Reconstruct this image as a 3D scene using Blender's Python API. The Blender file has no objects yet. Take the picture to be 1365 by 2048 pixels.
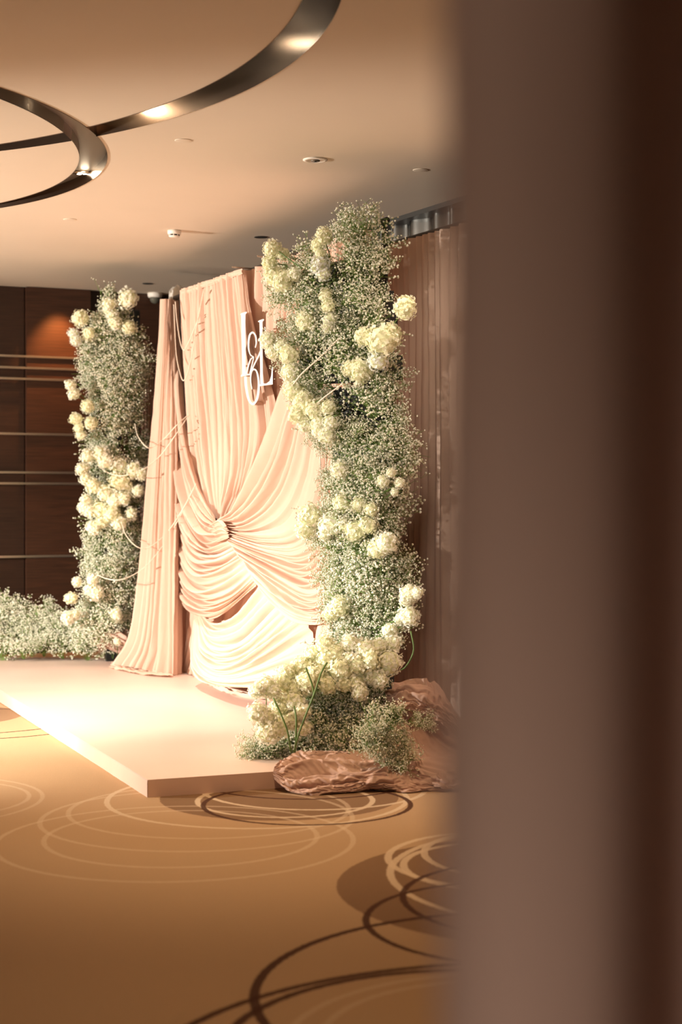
import bpy, bmesh, math, random
from mathutils import Vector, Matrix, noise
C = bpy.context.scene.collection
S = bpy.context.scene
PI = math.pi
# ------------------------------------------------------------------ camera
F, CX, HY, CAMH, CEIL = 3200.0, 682.5, 1005.0, 1.6, 3.8
cd = bpy.data.cameras.new('camera'); cam = bpy.data.objects.new('camera', cd); C.objects.link(cam)
cam.location = (0, 0, CAMH); cam.rotation_euler = (PI/2, 0, 0)
cd.sensor_fit = 'VERTICAL'; cd.sensor_height = 36; cd.lens = F/2048*36
cd.shift_y = -(1024-HY)/2048
cd.clip_start = 0.05; cd.clip_end = 100
cd.dof.use_dof = True; cd.dof.focus_distance = 10.3; cd.dof.aperture_fstop = 1.9
S.camera = cam
# ------------------------------------------------------------------ world, exposure
w = bpy.data.worlds.new('world'); S.world = w; w.use_nodes = True
w.node_tree.nodes['Background'].inputs[0].default_value = (1.0, .62, .36, 1)
w.node_tree.nodes['Background'].inputs[1].default_value = 0.05
S.view_settings.view_transform = 'Standard'; S.view_settings.look = 'None'
S.view_settings.exposure = 0.0; S.view_settings.gamma = 1.0; S.view_settings.use_curve_mapping = False
S.cycles.max_bounces = 6; S.cycles.diffuse_bounces = 4; S.cycles.glossy_bounces = 3
S.cycles.transmission_bounces = 4; S.cycles.transparent_max_bounces = 6
S.cycles.sample_clamp_indirect = 4.0; S.cycles.use_denoising = True
S.cycles.caustics_reflective = False; S.cycles.caustics_refractive = False

def lamp(name, kind, loc, target, energy, color, **kw):
    d = bpy.data.lights.new(name, kind); o = bpy.data.objects.new(name, d); C.objects.link(o)
    o.location = loc; d.energy = energy; d.color = color
    if target is not None:
        o.rotation_euler = (Vector(target)-Vector(loc)).to_track_quat('-Z', 'Y').to_euler()
    for k, v in kw.items(): setattr(d, k, v)
    return o
# stage spotlight out of frame on the left (hard shadows, wide cone)
lamp('stage_spot', 'SPOT', (-9.0, 9.3, 2.35), (-0.7, 12.7, 2.0), 4600, (1.0, .90, .78), spot_size=math.radians(72), spot_blend=.45, shadow_soft_size=.07)
# tighter second lamp, beamed at the foot of the drapery
lamp('low_spot', 'SPOT', (-8.6, 8.9, 2.2), (-0.55, 11.9, -0.1), 4300, (1.0, .93, .82), spot_size=math.radians(25), spot_blend=1.0, shadow_soft_size=.12)
lamp('bouquet_fill', 'SPOT', (-8.0, 8.0, 2.0), (0.0, 9.9, .8), 3800, (1.0, .94, .84), spot_size=math.radians(15), spot_blend=1.0, shadow_soft_size=.1)  # added spot to lift the bouquet, no such source known
lamp('column_fill', 'SPOT', (-4.2, 2.2, 3.0), (0.05, 10.2, 1.8), 1300, (1.0, .88, .74), spot_size=math.radians(23), spot_blend=.9, shadow_soft_size=.08)  # added frontal fill for the near flower column
lamp('far_fill', 'SPOT', (-7.5, 8.5, 2.5), (-2.5, 15.4, .6), 2800, (1.0, .94, .82), spot_size=math.radians(21), spot_blend=1.0, shadow_soft_size=.08)  # added spot that brightens the far column foot and gypsophila bank
lamp('deck_fill', 'SPOT', (-2.0, 12.5, 3.72), (-1.9, 12.4, 0), 480, (1.0, .88, .74), spot_size=math.radians(80), spot_blend=1.0, shadow_soft_size=.1)  # added lamp overhead to whiten the deck, no fixture known
lamp('carpet_lamp', 'SPOT', (-3.0, 10.2, 3.72), (-2.9, 10.2, 0), 850, (1.0, .84, .62), spot_size=math.radians(60), spot_blend=1.0, shadow_soft_size=.1)  # added lamp brightening the carpet left of the stage
lamp('rear_curtain_fill', 'SPOT', (.35, 9.1, 3.7), (1.0, 10.4, 2.0), 75, (1.0, .80, .62), spot_size=math.radians(85), spot_blend=1.0, shadow_soft_size=.05)  # added wash to lift the rear curtain, no fixture known
# ceiling downlights pooling on the carpet
lamp('carpet_lamp', 'SPOT', (-0.6, 7.8, 3.7), (-.5, 8.1, 0), 340, (1.0, .66, .36), spot_size=math.radians(75), spot_blend=1.0, shadow_soft_size=.08)
lamp('carpet_lamp', 'SPOT', (0.1, 4.6, 3.7), (0.3, 5.2, 0), 130, (1.0, .60, .28), spot_size=math.radians(75), spot_blend=1.0, shadow_soft_size=.08)
lamp('wall_downlight', 'SPOT', (-2.78, 16.15, 3.74), (-2.95, 16.5, 2.4), 190, (1.0, .42, .12), spot_size=math.radians(75), spot_blend=.9, shadow_soft_size=.04)
# added warm fill that brightens the ceiling from the left, no known fixture
lamp('ceiling_fill', 'AREA', (-6.5, 11.5, 1.6), (-2.6, 13.2, 3.8), 60, (1.0, .82, .64), shape='DISK', size=.6)
# added fill light from behind the camera, not a known room lamp
lamp('room_fill', 'AREA', (-2.5, -1.5, 3.5), (0.0, 8, 1.6), 55, (1.0, .80, .62), shape='DISK', size=1.6)
lamp('near_curtain_fill', 'SPOT', (-.40, -.5, .62), (.17, .8, 1.20), 40, (1.0, .78, .62), spot_size=math.radians(38), spot_blend=1.0, shadow_soft_size=.1)  # added spot that only brightens the curtain close to the lens

# ------------------------------------------------------------------ helpers
def px(x, y, Y): return Vector(((x-CX)/F*Y, Y, CAMH+(HY-y)/F*Y))
def onz(x, y, z):
    Y = (CAMH-z)*F/(y-HY); return px(x, y, Y)
B0 = Vector((-1.58, 14.7, 0)); BE = Vector((.376, -.926, 0)).normalized(); BN = Vector((BE.y, -BE.x, 0))   # backdrop line, direction, front normal
STZ = .095
def onplane(x, y, P, N):
    r = Vector(((x-CX)/F, 1, (HY-y)/F)); o = Vector((0, 0, CAMH))
    t = (P-o).dot(N)/r.dot(N); return o+r*t
def bp(x, y, d=0.0): return onplane(x, y, B0+BN*d, BN)

def obj(name, mesh, mat=None, parent=None, kind=None, label=None, smooth=True):
    if isinstance(mesh, bmesh.types.BMesh):
        me = bpy.data.meshes.new(name); mesh.to_mesh(me); mesh.free()
    else: me = mesh
    if mat is not None and not me.materials:
        for m in (mat if isinstance(mat, (list, tuple)) else [mat]): me.materials.append(m)
    if smooth:
        me.polygons.foreach_set('use_smooth', [True]*len(me.polygons))
    o = bpy.data.objects.new(name, me); C.objects.link(o)
    if parent: o.parent = parent; o.matrix_parent_inverse = Matrix.Translation(-parent.location)
    if kind: o['kind'] = kind
    if label: o['label'] = label
    return o
def thing(name, label, cat, loc=(0, 0, 0), group=None):
    o = bpy.data.objects.new(name, None); C.objects.link(o); o.location = loc; o.empty_display_size = .1
    o['label'] = label; o['category'] = cat
    if group: o['group'] = group
    return o
def tag(o, label, cat, group=None):
    o['label'] = label; o['category'] = cat
    if group: o['group'] = group
    return o
def struct(name, mesh, mat, parent=None, smooth=False):
    return obj(name, mesh, mat, parent, kind=None if parent else 'structure', smooth=smooth)

def box(bm, c, s, rz=0.0):
    r = bmesh.ops.create_cube(bm, size=1.0)
    M = Matrix.Translation(c) @ Matrix.Rotation(rz, 4, 'Z') @ Matrix.Diagonal((s[0], s[1], s[2], 1))
    bmesh.ops.transform(bm, matrix=M, verts=r['verts']); return r['verts']
def prism(bm, pts, z0, z1):
    a = [bm.verts.new((p[0], p[1], z0)) for p in pts]; b = [bm.verts.new((p[0], p[1], z1)) for p in pts]
    n = len(pts)
    bm.faces.new(a[::-1]); bm.faces.new(b)
    for i in range(n): bm.faces.new((a[i], a[(i+1) % n], b[(i+1) % n], b[i]))
    bmesh.ops.recalc_face_normals(bm, faces=bm.faces[:])
def tube(bm, pts, r, n=6, r1=None):
    rings = []; m = len(pts)
    for i, p in enumerate(pts):
        t = (Vector(pts[min(i+1, m-1)])-Vector(pts[max(i-1, 0)])).normalized()
        u = t.orthogonal().normalized(); v = t.cross(u)
        rr = r if r1 is None else r+(r1-r)*i/(m-1)
        rings.append([bm.verts.new(Vector(p)+(u*math.cos(2*PI*k/n)+v*math.sin(2*PI*k/n))*rr) for k in range(n)])
    for i in range(m-1):
        for k in range(n):
            try: bm.faces.new((rings[i][k], rings[i][(k+1) % n], rings[i+1][(k+1) % n], rings[i+1][k]))
            except ValueError: pass
    bm.faces.new(rings[0][::-1]); bm.faces.new(rings[-1])
def lathe(bm, prof, c, n=24):
    rings = []
    for r, z in prof: rings.append([bm.verts.new((c[0]+r*math.cos(2*PI*k/n), c[1]+r*math.sin(2*PI*k/n), c[2]+z)) for k in range(n)])
    for i in range(len(prof)-1):
        for k in range(n): bm.faces.new((rings[i][k], rings[i][(k+1) % n], rings[i+1][(k+1) % n], rings[i+1][k]))
    bm.faces.new(rings[0][::-1]); bm.faces.new(rings[-1])
    bmesh.ops.recalc_face_normals(bm, faces=bm.faces[:])

def cat(P, t):      # Catmull-Rom through list P, t in 0..1
    n = len(P)-1; f = min(max(t, 0), 1)*n; i = min(int(f), n-1); u = f-i
    a = P[i-1] if i > 0 else P[0]*2-P[1]; b = P[i]; c = P[i+1]; d = P[i+2] if i+2 <= n else P[n]*2-P[n-1]
    return .5*((2*b)+(c-a)*u+(2*a-5*b+4*c-d)*u*u+(3*b-a-3*c+d)*u*u*u)
def resample(P, M):
    Q = [cat(P, k/60) for k in range(61)]; L = [0]
    for k in range(60): L.append(L[-1]+(Q[k+1]-Q[k]).length)
    out = []; j = 0
    for m in range(M+1):
        s = L[-1]*m/M
        while j < 59 and L[j+1] < s: j += 1
        out.append(Q[j].lerp(Q[j+1], (s-L[j])/max(L[j+1]-L[j], 1e-9)))
    return out
def drape(guides, pleats, M=60, per=9, k=.34, amax=.035, seed=0, drift=.35, wr=.004, fade=0.0, front=None, ridge=0.0):
    """cloth lofted through guide fold lines; soft folds run along the guides"""
    rnd = random.Random(seed); N = int(pleats*per)
    G = [resample(g, M) for g in guides]
    grid = [[cat([g[m] for g in G], i/N) for m in range(M+1)] for i in range(N+1)]
    # irregular phase
    inc = []
    for i in range(N+1):
        x = i/N*pleats; inc.append(x+.42*noise.noise(Vector((x*.45, seed*3.1, 0)))+.16*noise.noise(Vector((x*1.3, seed*1.7, 5))))
    bm = bmesh.new(); V = []
    fr = front or BN
    for i in range(N+1):
        row = []
        for m in range(M+1):
            p = grid[i][m]; a = grid[max(i-1, 0)][m]; b = grid[min(i+1, N)][m]
            c = grid[i][max(m-1, 0)]; d = grid[i][min(m+1, M)]
            n = (b-a).cross(d-c)
            n = n.normalized() if n.length > 1e-10 else fr.copy()
            if n.dot(fr) < 0: n = -n
            n = (n+fr*.6).normalized()
            wd = (b-a).length/(2.0/N)/pleats if 0 < i < N else (b-a).length/(1.0/N)/pleats
            amp = min(k*wd+.003, amax)
            r = m/M
            ph = inc[i]+drift*noise.noise(Vector((i/N*pleats*.35, r*2.2, seed*7.7)))
            h = math.sin(2*PI*ph); h = math.copysign(abs(h)**.75, h)
            if ridge: h = h*(1-ridge)+ridge*(1.6*(1-abs(math.sin(PI*ph))**.8)-.6)
            h = .7*h+.3*math.sin(2*PI*ph*.43+seed)+.22*math.sin(2*PI*ph*2.1+1.3*seed)
            vary = .65+.7*noise.noise(Vector((i/N*pleats*.5, r*1.4+9, seed)))+.1
            env = 1.0
            if fade: env = min(1, r/fade+.25, (1-r)/fade+.25)
            q = p+n*(h*amp*vary*env)
            q += n*(wr*noise.noise(q*9+Vector((seed, 0, 0)))+wr*.5*noise.noise(q*26))
            row.append(bm.verts.new(q))
        V.append(row)
    for i in range(N):
        for m in range(M): bm.faces.new((V[i][m], V[i+1][m], V[i+1][m+1], V[i][m+1]))
    return bm
def bg(L, d): return [bp(x, y, (q[0] if q else d)) for (x, y, *q) in L]
def pg(L): return [px(x, y, Y) for (x, y, Y) in L]

CRUMPLE = []
def crumple(o, shrink=-.3, hold=None, drop=1.0):
    """queue a cloth object for a short simulation that lets it buckle into real creases"""
    CRUMPLE.append((o, shrink, drop))
def run_crumple(frames, colliders):
    for c in colliders:
        c.modifiers.new('c', 'COLLISION'); c.collision.thickness_outer = .008; c.collision.cloth_friction = 25
    for o, shrink, drop in CRUMPLE:
        me = o.data; vg = o.vertex_groups.new(name='pin'); cnt = {}
        for p in me.polygons:
            for k in p.edge_keys: cnt[k] = cnt.get(k, 0)+1
        edge = {v for k, n in cnt.items() if n == 1 for v in k}
        vg.add(list(edge), 1.0, 'REPLACE')
        m = o.modifiers.new('cloth', 'CLOTH'); st = m.settings
        st.quality = 5; st.mass = .15; st.tension_stiffness = 25; st.compression_stiffness = 25; st.shear_stiffness = 8; st.bending_stiffness = 1.5
        st.vertex_group_mass = 'pin'; st.pin_stiffness = 1; st.shrink_min = shrink; st.shrink_max = shrink
        st.effector_weights.gravity = drop; st.air_damping = 3
        m.collision_settings.use_collision = True; m.collision_settings.distance_min = .006
        m.collision_settings.use_self_collision = True; m.collision_settings.self_distance_min = .005
        m.point_cache.frame_start = 1; m.point_cache.frame_end = frames+1
    for f in range(1, frames+1): S.frame_set(f)
    dg = bpy.context.evaluated_depsgraph_get()
    for o, _, _ in CRUMPLE:
        me = bpy.data.meshes.new_from_object(o.evaluated_get(dg)); o.modifiers.clear(); o.data = me
        me.polygons.foreach_set('use_smooth', [True]*len(me.polygons))
        sd = o.modifiers.new('smooth', 'SUBSURF'); sd.levels = 1; sd.render_levels = 1
    for c in colliders: c.modifiers.clear()
    S.frame_set(1)

# ------------------------------------------------------------------ materials
def mat(name, col, rough=.6, metal=0, spec=.4, em=None, est=0):
    m = bpy.data.materials.new(name); m.use_nodes = True; b = m.node_tree.nodes['Principled BSDF']
    b.inputs['Base Color'].default_value = (*col, 1); b.inputs['Roughness'].default_value = rough
    b.inputs['Metallic'].default_value = metal; b.inputs['Specular IOR Level'].default_value = spec
    if em: b.inputs['Emission Color'].default_value = (*em, 1); b.inputs['Emission Strength'].default_value = est
    return m
def vary(m, c1, c2, scale, stretch=(1, 1, 1), bump=0, bscale=None, detail=4):
    nt = m.node_tree; N = nt.nodes; L = nt.links; b = N['Principled BSDF']
    tc = N.new('ShaderNodeTexCoord'); mp = N.new('ShaderNodeMapping'); mp.inputs['Scale'].default_value = stretch
    nz = N.new('ShaderNodeTexNoise'); nz.inputs['Scale'].default_value = scale; nz.inputs['Detail'].default_value = detail
    mx = N.new('ShaderNodeMix'); mx.data_type = 'RGBA'; mx.inputs[6].default_value = (*c1, 1); mx.inputs[7].default_value = (*c2, 1)
    mr = N.new('ShaderNodeMapRange'); mr.inputs[1].default_value = .35; mr.inputs[2].default_value = .65
    L.new(tc.outputs['Object'], mp.inputs[0]); L.new(mp.outputs[0], nz.inputs['Vector'])
    L.new(nz.outputs['Fac'], mr.inputs[0]); L.new(mr.outputs[0], mx.inputs[0]); L.new(mx.outputs[2], b.inputs['Base Color'])
    if bump:
        n2 = N.new('ShaderNodeTexNoise'); n2.inputs['Scale'].default_value = bscale or scale*3; n2.inputs['Detail'].default_value = 3
        bu = N.new('ShaderNodeBump'); bu.inputs['Strength'].default_value = bump; bu.inputs['Distance'].default_value = .01
        L.new(mp.outputs[0], n2.inputs['Vector']); L.new(n2.outputs['Fac'], bu.inputs['Height']); L.new(bu.outputs[0], b.inputs['Normal'])
    return m
def translucent(name, col, tr=.3, tcol=None, rough=.8, nscale=0, c2=None):
    m = bpy.data.materials.new(name); m.use_nodes = True; nt = m.node_tree; N = nt.nodes; L = nt.links
    N.remove(N['Principled BSDF']); out = N['Material Output']
    d = N.new('ShaderNodeBsdfDiffuse'); t = N.new('ShaderNodeBsdfTranslucent'); x = N.new('ShaderNodeMixShader')
    d.inputs[0].default_value = (*col, 1); t.inputs[0].default_value = (*(tcol or col), 1); x.inputs[0].default_value = tr
    if nscale:
        tc = N.new('ShaderNodeTexCoord'); nz = N.new('ShaderNodeTexNoise'); nz.inputs['Scale'].default_value = nscale
        mx = N.new('ShaderNodeMix'); mx.data_type = 'RGBA'; mx.inputs[6].default_value = (*col, 1); mx.inputs[7].default_value = (*c2, 1)
        L.new(tc.outputs['Object'], nz.inputs['Vector']); L.new(nz.outputs['Fac'], mx.inputs[0]); L.new(mx.outputs[2], d.inputs[0])
    L.new(d.outputs[0], x.inputs[1]); L.new(t.outputs[0], x.inputs[2]); L.new(x.outputs[0], out.inputs[0])
    return m
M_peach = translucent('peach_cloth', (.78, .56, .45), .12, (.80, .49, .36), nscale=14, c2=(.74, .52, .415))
M_rear = translucent('rear_peach_shaded', (.70, .52, .42), .15, (.64, .46, .36))  # the drapery's peach cloth, shade put into a duskier colour
M_peach_shaded = translucent('peach_cloth_shaded', (.62, .42, .34), .12, (.55, .37, .29), nscale=9, c2=(.57, .385, .31))  # same peach cloth again, its shade worked into a darker tone
M_fore = translucent('curtain_cloth', (.43, .32, .28), .22, (.45, .29, .24))
M_ceil = vary(mat('ceiling_paint', (.72, .60, .48), .85), (.72, .625, .515), (.69, .60, .49), .6)
M_wood = vary(mat('dark_veneer', (.085, .034, .016), .42), (.052, .020, .010), (.030, .012, .006), 3, (1, 1, 26))
M_wood2 = vary(mat('dark_veneer_rail', (.07, .028, .014), .45), (.036, .015, .008), (.022, .009, .005), 3, (1, 1, 26))
M_bronze = mat('bronze_metal', (.19, .135, .10), .22, 1.0)
M_soffit = mat('soffit_metal', (.22, .19, .16), .45, .6)
M_steel = mat('rail_steel', (.50, .42, .35), .3, .9)
M_chrome = mat('fluted_steel', (.22, .22, .21), .24, 1.0)
M_black = mat('black_panel', (.012, .013, .013), .5)
M_pipe = mat('dark_pipe', (.04, .035, .03), .4, .5)
M_white = mat('white_plastic', (.80, .76, .70), .45)
M_dark = mat('dark_grille', (.03, .028, .025), .6)
M_letter = mat('white_letter', (.88, .86, .83), .5)
M_pearl = mat('pearl', (.90, .80, .68), .25, 0, .6)
M_stage = vary(mat('stage_vinyl', (.78, .60, .52), .42, 0, .35), (.79, .61, .53), (.76, .58, .50), 1.2, bump=.05, bscale=18)
M_skirt = vary(mat('stage_skirt', (.72, .50, .40), .6, 0, .3), (.73, .51, .41), (.69, .48, .38), 2, bump=.35, bscale=7)
M_stem = mat('green_stem', (.10, .17, .04), .55)
M_gstem = translucent('fine_green_stem', (.26, .38, .12), .35, (.28, .45, .10))
M_floret = translucent('gypsophila_white', (.92, .90, .80), .3, (.88, .88, .68))
M_hyd = [translucent('hydrangea_cream', (.93, .91, .72), .35, (.92, .91, .62), nscale=22, c2=(.94, .92, .82)),
         translucent('hydrangea_ivory', (.95, .93, .86), .35, (.94, .93, .80), nscale=22, c2=(.94, .92, .80)),
         translucent('hydrangea_white', (.90, .90, .88), .35, (.88, .88, .84))]
M_hcore = mat('hydrangea_core', (.72, .74, .48), .8)
M_lamp = mat('lamp_glow', (1, 1, 1), .5, em=(1, .82, .6), est=25)

# carpet with printed rings and discs
def carpet():
    m = bpy.data.materials.new('carpet'); m.use_nodes = True; nt = m.node_tree; N = nt.nodes; L = nt.links
    b = N['Principled BSDF']; b.inputs['Roughness'].default_value = .95; b.inputs['Specular IOR Level'].default_value = .1
    tc = N.new('ShaderNodeTexCoord')
    wob = N.new('ShaderNodeTexNoise'); wob.inputs['Scale'].default_value = 45; wob.inputs['Detail'].default_value = 2
    L.new(tc.outputs['Object'], wob.inputs['Vector'])
    ad = N.new('ShaderNodeVectorMath'); ad.operation = 'MULTIPLY_ADD'; ad.inputs[1].default_value = (.012, .012, 0)
    L.new(wob.outputs['Color'], ad.inputs[0]); L.new(tc.outputs['Object'], ad.inputs[2])
    n = N.new('ShaderNodeTexNoise'); n.inputs['Scale'].default_value = .45; n.inputs['Detail'].default_value = 2
    L.new(tc.outputs['Object'], n.inputs['Vector'])
    base = N.new('ShaderNodeMix'); base.data_type = 'RGBA'
    base.inputs[6].default_value = (.42, .30, .19, 1); base.inputs[7].default_value = (.46, .29, .16, 1)
    L.new(n.outputs['Fac'], base.inputs[0]); cur = base.outputs[2]
    def math1(op, a, v, v2=None):
        q = N.new('ShaderNodeMath'); q.operation = op; L.new(a, q.inputs[0])
        if v is not None: q.inputs[1].default_value = v
        if v2 is not None: q.inputs[2].default_value = v2
        return q.outputs[0]
    def circ(cx, cy, r, wd, col, alpha, cur):
        s = N.new('ShaderNodeVectorMath'); s.operation = 'SUBTRACT'; s.inputs[1].default_value = (cx+.006, cy+.006, 0)
        L.new(ad.outputs[0], s.inputs[0])
        ml = N.new('ShaderNodeVectorMath'); ml.operation = 'MULTIPLY'; ml.inputs[1].default_value = (1, 1, 0); L.new(s.outputs[0], ml.inputs[0])
        ln = N.new('ShaderNodeVectorMath'); ln.operation = 'LENGTH'; L.new(ml.outputs[0], ln.inputs[0])
        o = math1('SUBTRACT', ln.outputs['Value'], r)
        if wd: o = math1('ABSOLUTE', o, None)
        mr = N.new('ShaderNodeMapRange'); mr.inputs[1].default_value = (wd or 0)-.003; mr.inputs[2].default_value = (wd or 0)+.003
        mr.inputs[3].default_value = alpha; mr.inputs[4].default_value = 0; L.new(o, mr.inputs[0])
        mx = N.new('ShaderNodeMix'); mx.data_type = 'RGBA'; L.new(mr.outputs[0], mx.inputs[0]); L.new(cur, mx.inputs[6])
        mx.inputs[7].default_value = (*col, 1); return mx.outputs[2]
    dk = (.20, .115, .065); lt = (.62, .48, .34); bk = (.07, .028, .016)
    R = [(-.335, 8.694, .647, 0, dk, .9), (.97, 6.675, .989, 0, dk, .9), (-3.0, 12.0, .60, 0, dk, .8)]
    for c in [(-.785, 7.588, .843), (-.764, 7.662, .649), (-.729, 8.121, .787), (-.686, 8.344, .727)]: R.append((*c, .013, lt, .42))
    for c in [(-2.256, 8.62, .564), (-2.387, 8.576, .773), (-1.9, 5.0, .8), (-1.8, 5.2, .62)]: R.append((*c, .012, lt, .35))
    for c in [(-.451, 8.661, .809), (-.30, 8.60, .47), (-.15, 8.95, .62)]: R.append((*c, .015, lt, .85))
    for c in [(.819, 7.189, .607), (1.245, 6.891, 1.032), (.78, 7.047, .504), (.948, 7.286, .569)]: R.append((*c, .017, lt, .85))
    for c in [(-.18, 8.487, .549), (.726, 6.125, .63), (.95, 6.477, .699), (-.2, 9.25, .62), (-2.6, 11.6, .8), (-3.0, 12.2, 1.25)]: R.append((*c, .014, bk, .95))
    for c in [(.759, 5.226, 1.041), (.634, 4.329, 1.234), (.443, 4.683, .794)]: R.append((*c, .017, bk, .95))
    for c in [(.564, 4.711, .731), (.527, 4.771, .586)]: R.append((*c, .013, lt, .35))
    for c in R: cur = circ(c[0], c[1], c[2], c[3], c[4], c[5], cur)
    pile = N.new('ShaderNodeTexNoise'); pile.inputs['Scale'].default_value = 240; pile.inputs['Detail'].default_value = 2
    L.new(tc.outputs['Object'], pile.inputs['Vector'])
    mul = N.new('ShaderNodeMix'); mul.data_type = 'RGBA'; mul.blend_type = 'MULTIPLY'; mul.inputs[0].default_value = .35
    L.new(cur, mul.inputs[6]); L.new(pile.outputs['Color'], mul.inputs[7])
    gm = N.new('ShaderNodeMapRange'); gm.inputs[3].default_value = .75; gm.inputs[4].default_value = 1.25; L.new(pile.outputs['Fac'], gm.inputs[0])
    sc = N.new('ShaderNodeVectorMath'); sc.operation = 'SCALE'; L.new(cur, sc.inputs[0]); L.new(gm.outputs[0], sc.inputs['Scale'])
    L.new(sc.outputs[0], b.inputs['Base Color'])
    bu = N.new('ShaderNodeBump'); bu.inputs['Strength'].default_value = .5; bu.inputs['Distance'].default_value = .006
    L.new(pile.outputs['Fac'], bu.inputs['Height']); L.new(bu.outputs[0], b.inputs['Normal'])
    return m

# ------------------------------------------------------------------ room shell
bm = bmesh.new(); box(bm, (-2, 8, -.05), (26, 28, .1)); struct('floor', bm, carpet())
# ceiling slab with two crescent slots cut into it
O1, R1 = Vector((-3.714, 6.616)), 3.734; I1, Q1 = Vector((-4.163, 6.337)), 4.046
O2, R2 = Vector((-4.12, 9.79)), 2.662; I2, Q2 = Vector((-4.30, 9.775)), 2.665
def crescent(Oc, Ro, Ic, Ri, n=360):
    """outer-arc points that lie outside the inner circle, then inner-arc points back"""
    d = (Ic-Oc); D = d.length; a = (Ro*Ro-Ri*Ri+D*D)/(2*D); ang = math.atan2(d.y, d.x); th = math.acos(a/Ro)
    t0, t1 = ang+th, ang+2*PI-th
    out = [Oc+Vector((math.cos(t), math.sin(t)))*Ro for t in [t0+(t1-t0)*k/n for k in range(n+1)]]
    p0 = out[0]-Ic; p1 = out[-1]-Ic; s0 = math.atan2(p0.y, p0.x); s1 = math.atan2(p1.y, p1.x)
    while s1 < s0: s1 += 2*PI
    inn = [Ic+Vector((math.cos(t), math.sin(t)))*Ri for t in [s1+(s0-s1)*k/n for k in range(n+1)]]
    return out, inn
out1, in1 = crescent(O1, R1, I1, Q1); out2, in2 = crescent(O2, R2, I2, Q2)
def inside(p, Oc, Ro, Ic, Ri): return (p-Oc).length < Ro-.001 and (p-Ic).length > Ri+.001
D1, D2 = .30, .07
bm = bmesh.new(); box(bm, (-2, 8, CEIL+.2), (26, 28, .4)); ceil = struct('ceiling', bm, M_ceil)
cuts = []
for (a, b, dd, off) in ((out1, in1, D1, 0), (out2, in2, D2, .00)):
    bm = bmesh.new(); prism(bm, [tuple(p) for p in a[:-1]]+[tuple(p) for p in b[:-1]], CEIL-.1, CEIL+dd+.002)
    me = bpy.data.meshes.new('cut'); bm.to_mesh(me); bm.free(); o = bpy.data.objects.new('cut', me); C.objects.link(o); cuts.append(o)
    md = ceil.modifiers.new('b', 'BOOLEAN'); md.operation = 'DIFFERENCE'; md.object = o; md.solver = 'EXACT'
dg = bpy.context.evaluated_depsgraph_get()
me = bpy.data.meshes.new_from_object(ceil.evaluated_get(dg)); ceil.modifiers.clear(); ceil.data = me
for o in cuts: bpy.data.objects.remove(o)
def wallstrip(bm, pts, z0, z1, skip):
    for i in range(len(pts)-1):
        mid = (pts[i]+pts[i+1])/2
        if skip(mid): continue
        v = [bm.verts.new((*pts[i], z0)), bm.verts.new((*pts[i+1], z0)), bm.verts.new((*pts[i+1], z1)), bm.verts.new((*pts[i], z1))]
        bm.faces.new(v)
def slot(name, out, inn, dd, skip, label, mlin, msof):
    t = thing(name, label, 'ceiling light cove', (*out[len(out)//2], CEIL))
    cen = sum(out, Vector((0, 0)))/len(out)
    so = [p*.9996+cen*.0004 for p in out]; si = [p for p in inn]
    a = bmesh.new(); wallstrip(a, so, CEIL-.004, CEIL+dd, skip); bmesh.ops.remove_doubles(a, verts=a.verts[:], dist=1e-5); obj('outer_lining', a, mlin, t)
    a = bmesh.new(); wallstrip(a, si, CEIL-.004, CEIL+dd, skip); bmesh.ops.remove_doubles(a, verts=a.verts[:], dist=1e-5); obj('inner_lining', a, mlin, t)
    a = bmesh.new(); n = len(out)-1; ir = inn[::-1]
    for k in range(n):
        if skip((out[k]+ir[k])/2): continue
        v = [a.verts.new((*out[k], CEIL+dd)), a.verts.new((*out[k+1], CEIL+dd)), a.verts.new((*ir[k+1], CEIL+dd)), a.verts.new((*ir[k], CEIL+dd))]
        try: a.faces.new(v)
        except ValueError: pass
    obj('soffit', a, msof, t, smooth=False); return t
slot('ceiling_slot', out1, in1, D1, lambda p: inside(p, O2, R2, I2, Q2), 'wide dark bronze crescent groove sweeping across the ceiling to the top of the photo', M_bronze, M_pipe)
slot2 = slot('ceiling_slot', out2, in2, D2, lambda p: False, 'smaller bronze crescent groove in the ceiling holding a lit downlight', M_bronze, M_soffit)
p = px(163, 344, (CEIL+D2-CAMH)*F/(HY-344))
dl = thing('downlight', 'small lit round downlight set in the smaller bronze ceiling groove', 'downlight', (p.x, p.y, CEIL+D2))
bm = bmesh.new(); lathe(bm, [(.062, -.012), (.062, 0), (.05, 0), (.048, -.010)], (p.x, p.y, CEIL+D2)); obj('rim', bm, M_steel, dl)
for k in range(3):
    bm = bmesh.new(); lathe(bm, [(.001, -.014), (.016, -.013), (.018, -.004)], (p.x+.024*math.cos(k*2.1+.3), p.y+.024*math.sin(k*2.1+.3), CEIL+D2), 12); obj('lens', bm, M_lamp, dl)
lamp('downlight_lamp', 'SPOT', (p.x, p.y, CEIL+D2-.03), (p.x, p.y, 0), 40, (1, .8, .55), spot_size=math.radians(80), spot_blend=.8, shadow_soft_size=.04)

for (x, y, z, e) in ((-.66, 8.34, CEIL+.24, 5.5), (-1.37, 9.31, CEIL+.15, 6), (-1.75, 10.92, CEIL+.04, .5), (-1.76, 9.0, CEIL+.035, .5)):
    q = Vector((x, y, z))
    h = bpy.data.lights.new('slot_downlight', 'POINT'); h.energy = e; h.color = (1, .82, .58); h.shadow_soft_size = .03
    o = bpy.data.objects.new('slot_downlight', h); C.objects.link(o); o.location = q
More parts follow.
